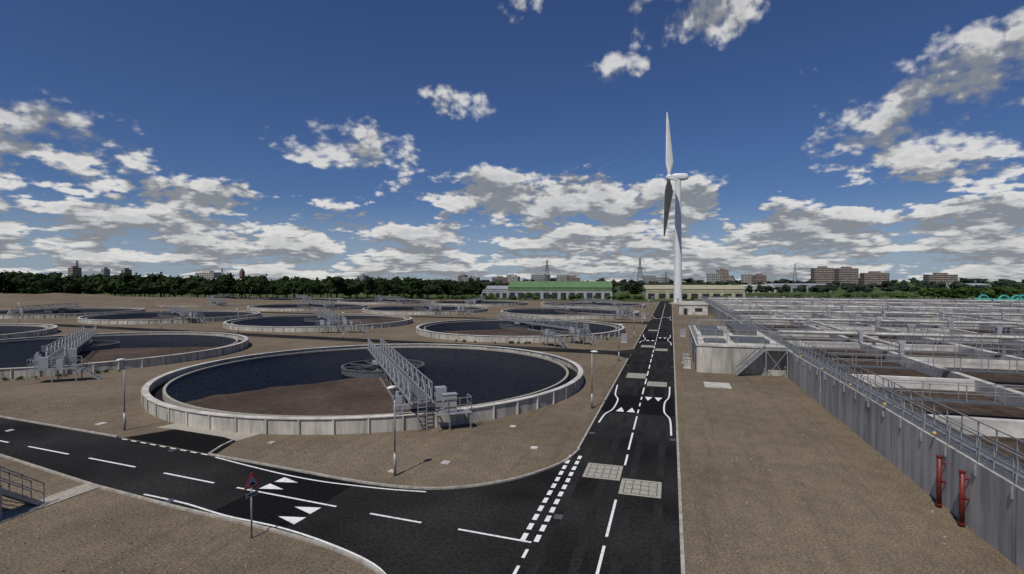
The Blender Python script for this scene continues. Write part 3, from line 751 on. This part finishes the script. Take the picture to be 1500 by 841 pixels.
b=MB(); b.tube((0,-3.0,24),(0,-3.1,24),1.3,1.3,20); b.box(-.8,.8,-3.06,-3.0,14,19); b.obj('clock_and_window',M_win,e)

def pylon(r,d,h):
    x,y=site(r,d); e=empty('electricity_pylon',(x,y,0),radians(random.uniform(-20,20))); m=MB(); t=h*.007
    def hw(z): return (h*.10)*(1-z/h)**1.2+h*.012
    lv=[0,.14,.27,.39,.5,.6,.69,.77,.84,.91,1.0]
    for a,b_ in zip(lv[:-1],lv[1:]):
        z0,z1=a*h,b_*h; w0,w1=hw(z0),hw(z1)
        cs=[(-1,-1),(1,-1),(1,1),(-1,1)]
        for i in range(4):
            p=cs[i]; q=cs[(i+1)%4]
            m.beam((p[0]*w0,p[1]*w0,z0),(p[0]*w1,p[1]*w1,z1),t)
            m.beam((p[0]*w0,p[1]*w0,z0),(q[0]*w1,q[1]*w1,z1),t*.6); m.beam((q[0]*w0,q[1]*w0,z0),(p[0]*w1,p[1]*w1,z1),t*.6)
    for z,L_ in ((.66,.17),(.79,.22),(.92,.15)):
        for s_ in (-1,1):
            m.beam((s_*h*L_,0,z*h),(s_*hw(z*h),0,z*h-.0),t); m.beam((s_*h*L_,0,z*h),(0,0,(z+.05)*h),t*.8)
            m.beam((s_*h*L_,0,z*h),(s_*h*L_,0,(z-.05)*h),t)
    m.obj('lattice',M_dsteel,e)
pylon(146,600,37); pylon(46,690,39); pylon(323,600,31); pylon(-452,820,32); pylon(-645,780,42); pylon(205,700,24)

# ------------------------------------------------------------------ trees
def tree_mass(name, spots, mat, leaves=110, ls=.07):
    m=MB(); tr=MB()
    for (x,y,h,w) in spots:
        base=h*.12
        tr.tube((x,y,0),(x+random.uniform(-.1,.1)*h*.1,y,h*.6),h*.022,h*.01,6,False)
        for q in range(3):
            a=random.uniform(0,6.28); tr.tube((x,y,h*.3),(x+cos(a)*w*.3,y+sin(a)*w*.3,h*.65),h*.01,h*.004,5,False)
        lob=[]
        for q in range(6):
            a=random.uniform(0,6.28); rr=random.uniform(0,.34)*w
            lob.append((x+cos(a)*rr,y+sin(a)*rr,base+(h-base)*random.uniform(.25,.80),w*random.uniform(.2,.34),(h-base)*random.uniform(.16,.26)))
        lob.append((x,y,base+(h-base)*.42,w*.36,(h-base)*.4))
        for (cx,cy,cz,rw,rh) in lob:
            vs=[];k_=7
            for zz in (-.8,-.3,.3,.75):
                rr=sqrt(1-zz*zz)*.8
                for i in range(k_):
                    t=2*pi*i/k_+zz; jj=random.uniform(.75,1.1)
                    vs.append((cx+rw*rr*jj*cos(t),cy+rw*rr*jj*sin(t),cz+rh*zz*.9))
            vs.append((cx,cy,cz+rh*.9)); fs=[]
            for s_ in range(3):
                for i in range(k_): fs.append((s_*k_+i,s_*k_+(i+1)%k_,(s_+1)*k_+(i+1)%k_,(s_+1)*k_+i))
            for i in range(k_): fs.append((3*k_+i,3*k_+(i+1)%k_,4*k_))
            m.add(vs,fs)
        for q in range(leaves):
            cx,cy,cz,rw,rh=random.choice(lob)
            a=random.uniform(0,6.28); zz=random.uniform(-.7,1); rr=sqrt(max(0,1-zz*zz))*random.uniform(.8,1.2)
            c=Vector((cx+rw*rr*cos(a),cy+rw*rr*sin(a),cz+rh*zz*random.uniform(.9,1.2)))
            u=Vector((random.gauss(0,1),random.gauss(0,1),random.gauss(0,1))).normalized()
            v=u.cross(Vector((random.gauss(0,1),random.gauss(0,1),random.gauss(0,1)))).normalized()
            s_=h*ls*random.uniform(.5,1.2)
            m.add([c-u*s_,c-v*s_*.7,c+u*s_,c+v*s_*.8],[(0,1,2,3)])
    e=empty(name); m.obj('foliage',mat,e); tr.obj('trunks',M_bark,e)
S=[]
for row in range(3):
    r_=-460
    while r_<-18:
        f=(r_+460)/440
        h=(19-6.5*f)*random.uniform(.74,1.08)
        dd=320+row*14+random.uniform(-6,6)
        x,y=site(r_,dd); S.append((x,y,h,h*random.uniform(.75,1.05))); r_+=random.uniform(4,7)
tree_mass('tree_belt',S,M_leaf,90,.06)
S=[]
for row in range(2):
    r_=-30
    while r_<640:
        dd=440+row*25+random.uniform(-10,10)
        h=random.uniform(6,12)*(1.0 if r_<420 else .85)
        x,y=site(r_,dd); S.append((x,y,h,h*random.uniform(.9,1.3))); r_+=random.uniform(6,14)
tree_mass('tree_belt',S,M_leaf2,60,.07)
S=[]
for (r0,r1,dm,hm) in ((-1500,1500,1000,12),(-1300,1300,760,10),(-2200,2200,1600,20)):
    r_=r0
    while r_<r1:
        h=hm*random.uniform(.7,1.15); x,y=site(r_,dm+random.uniform(-40,40)); S.append((x,y,h,h*random.uniform(1.3,2.4))); r_+=random.uniform(10,22)*dm/1000
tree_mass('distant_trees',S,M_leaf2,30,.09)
S=[]
for i in range(110):
    r_=random.uniform(-70,300); dd=random.uniform(292,318) if r_<10 or r_>60 else random.uniform(296,308)
    if 78<r_<96: continue
    h=random.uniform(2,4.2); x,y=site(r_,dd); S.append((x,y,h,h*1.5))
for i in range(46):
    r_=random.uniform(255,330); dd=random.uniform(300,335); h=random.uniform(5,8.5); x,y=site(r_,dd); S.append((x,y,h,h*1.2))
for i in range(40):
    h=random.uniform(.4,.9); a=random.choice([(-86,57.6),(-86,57.6),(-31.5,112)]); t=random.uniform(-2.2,-.4)
    S.append((a[0]+cos(t)*24.2,a[1]+sin(t)*24.2,h*.6,h))
tree_mass('shrubs',S,M_bush,60,.09)
x,y=site(74,318)
tree_mass('broadleaf_tree',[(x,y,13,12)],M_leaf,700,.035)

# ------------------------------------------------------------------ world: Nishita sky + procedural cumulus
SUN_EL=57.5; sd=Vector((-.22,-1,0)).normalized()
w=bpy.data.worlds.new('World'); scene.world=w; w.use_nodes=True
try:
    w.cycles.sampling_method='MANUAL'; w.cycles.sample_map_resolution=256
except Exception as ex: print(ex)
nt=w.node_tree; N=nt.nodes; L=nt.links; N.clear()
def put(sock,val):
    if isinstance(val,(int,float)): sock.default_value=val
    else: L.new(val,sock)
def M(op,a,b=None,c=None,clamp=False):
    n=N.new('ShaderNodeMath'); n.operation=op; n.use_clamp=clamp; put(n.inputs[0],a)
    if b is not None: put(n.inputs[1],b)
    if c is not None: put(n.inputs[2],c)
    return n.outputs[0]
def MR(x,a,b,c=0.,d=1.,smooth=True):
    r=N.new('ShaderNodeMapRange'); r.interpolation_type='SMOOTHSTEP' if smooth else 'LINEAR'
    for i,vv in enumerate((x,a,b,c,d)): put(r.inputs[i],vv)
    return r.outputs[0]
def MIX(f,a,b):
    x=N.new('ShaderNodeMix'); x.data_type='RGBA'; put(x.inputs[0],f)
    for i,c_ in ((6,a),(7,b)):
        if isinstance(c_,tuple): x.inputs[i].default_value=(*c_,1)
        else: L.new(c_,x.inputs[i])
    return x.outputs[2]
sky=N.new('ShaderNodeTexSky'); sky.sky_type='NISHITA'; sky.sun_disc=False
sky.sun_elevation=radians(SUN_EL); sky.sun_rotation=atan2(sd.x,sd.y); sky.air_density=1.0; sky.dust_density=.4; sky.ozone_density=2.5; sky.altitude=50
tc=N.new('ShaderNodeTexCoord'); sp=N.new('ShaderNodeSeparateXYZ'); L.new(tc.outputs['Generated'],sp.inputs[0])
X_,Y_,Z_=sp.outputs
az=M('ARCTAN2',X_,Y_); el=M('ARCSINE',Z_); elp=M('MAXIMUM',el,0.0)
D2R=pi/180
blobs=[ # azimuth, elevation, half-width, half-height (deg), amount
 (-62,10.6,14,5.4,.46),(-47,7.6,14,3.2,.33),(1.5,27.0,10,6.0,.44),(-6.5,21.6,7,2.2,.28),(-16,29,12,4,.24),
 (-32,14.0,12,4.6,.32),(-23,19.0,9,2.8,.26),(-13,9.2,22,4.4,.42),(-3.0,7.9,11,4.2,.50),(25,12.8,18,7.6,.40),(29,17.5,12,4.0,.32),
 (10,18.6,6,1.8,.24),(60,15,24,8,.25),(-95,14,22,7,.3),(190,35,60,16,.18)]
tot=None
for (a,e_,wd,h_,am) in blobs:
    a_=((a+180)%360)-180
    dx=M('MULTIPLY_ADD',az,1/(wd*D2R),-a_/wd); dy=M('MULTIPLY_ADD',elp,1/(h_*D2R),-e_/h_)
    g_=M('MULTIPLY_ADD',M('MULTIPLY_ADD',dx,dx,M('MULTIPLY',dy,dy)),-am,am)
    tot=g_ if tot is None else M('MAXIMUM',tot,g_)
low=MR(elp,5.0*D2R,9.5*D2R,.33,0.0)
cov=M('MINIMUM',M('MAXIMUM',tot,low),.37)
def dens(elv,det):
    lg=M('MULTIPLY',M('LOGARITHM',M('ADD',elv,.075),2.71828),.50)
    cb=N.new('ShaderNodeCombineXYZ'); put(cb.inputs[0],az); put(cb.inputs[1],lg)
    n=N.new('ShaderNodeTexNoise'); n.noise_dimensions='2D'; n.inputs['Scale'].default_value=7.5; n.inputs['Detail'].default_value=det; n.inputs['Roughness'].default_value=.60
    L.new(cb.outputs[0],n.inputs['Vector'])
    return n.outputs['Fac'],cb.outputs[0]
nA,vec=dens(elp,9)
v=N.new('ShaderNodeTexVoronoi'); v.voronoi_dimensions='2D'; v.inputs['Scale'].default_value=36
v.inputs['Detail'].default_value=1.0; v.inputs['Roughness'].default_value=.55
L.new(vec,v.inputs['Vector'])
n1=M('ADD',nA,M('MULTIPLY',M('SUBTRACT',.40,v.outputs['Distance']),.12))
el2=M('ADD',elp,M('MULTIPLY_ADD',elp,.08,.012))
n2,_=dens(el2,5)
THR=.69
d1=M('SUBTRACT',M('ADD',n1,cov),THR)
alpha=M('DIVIDE',d1,MR(elp,7*D2R,14*D2R,.08,.20),clamp=True)
alpha=MR(alpha,0,1)
lit=MR(M('SUBTRACT',n1,n2),-.095,.085)
thick=MR(d1,.10,.32,1.0,.66)
shade=M('MULTIPLY',M('MULTIPLY_ADD',lit,.88,.12),thick)
ccol=MIX(shade,(2.5,2.8,3.3),(10.8,10.7,10.5))
tint=N.new('ShaderNodeMix'); tint.data_type='RGBA'; tint.blend_type='MULTIPLY'; tint.inputs[0].default_value=1
L.new(sky.outputs[0],tint.inputs[6]); tint.inputs[7].default_value=(.45,.58,.88,1)
haze=MR(elp,0.0,9*D2R,.6,0.0)
skyc=MIX(haze,tint.outputs[2],(5.0,6.2,7.6))
c=MIX(M('MULTIPLY',alpha,.95),skyc,ccol)
bg=N.new('ShaderNodeBackground'); L.new(c,bg.inputs[0]); bg.inputs[1].default_value=.067
out=N.new('ShaderNodeOutputWorld'); L.new(bg.outputs[0],out.inputs[0])

sl_=bpy.data.lights.new('sun','SUN'); sl_.energy=3.4; sl_.angle=radians(.5); sl_.color=(1,.955,.885)
so=bpy.data.objects.new('sun',sl_); scene.collection.objects.link(so)
sv=Vector((sd.x*cos(radians(SUN_EL)),sd.y*cos(radians(SUN_EL)),sin(radians(SUN_EL))))
so.rotation_euler=sv.to_track_quat('Z','Y').to_euler(); so.location=(0,-20,60)

cd=bpy.data.cameras.new('camera'); cd.sensor_width=36; cd.lens=18.48; cd.clip_start=.1; cd.clip_end=30000
co=bpy.data.objects.new('camera',cd); scene.collection.objects.link(co); co.location=(0,0,11)
co.rotation_euler=(radians(90-.63),0,A); scene.camera=co
scene.view_settings.view_transform='Standard'; scene.view_settings.look='None'; scene.view_settings.exposure=0
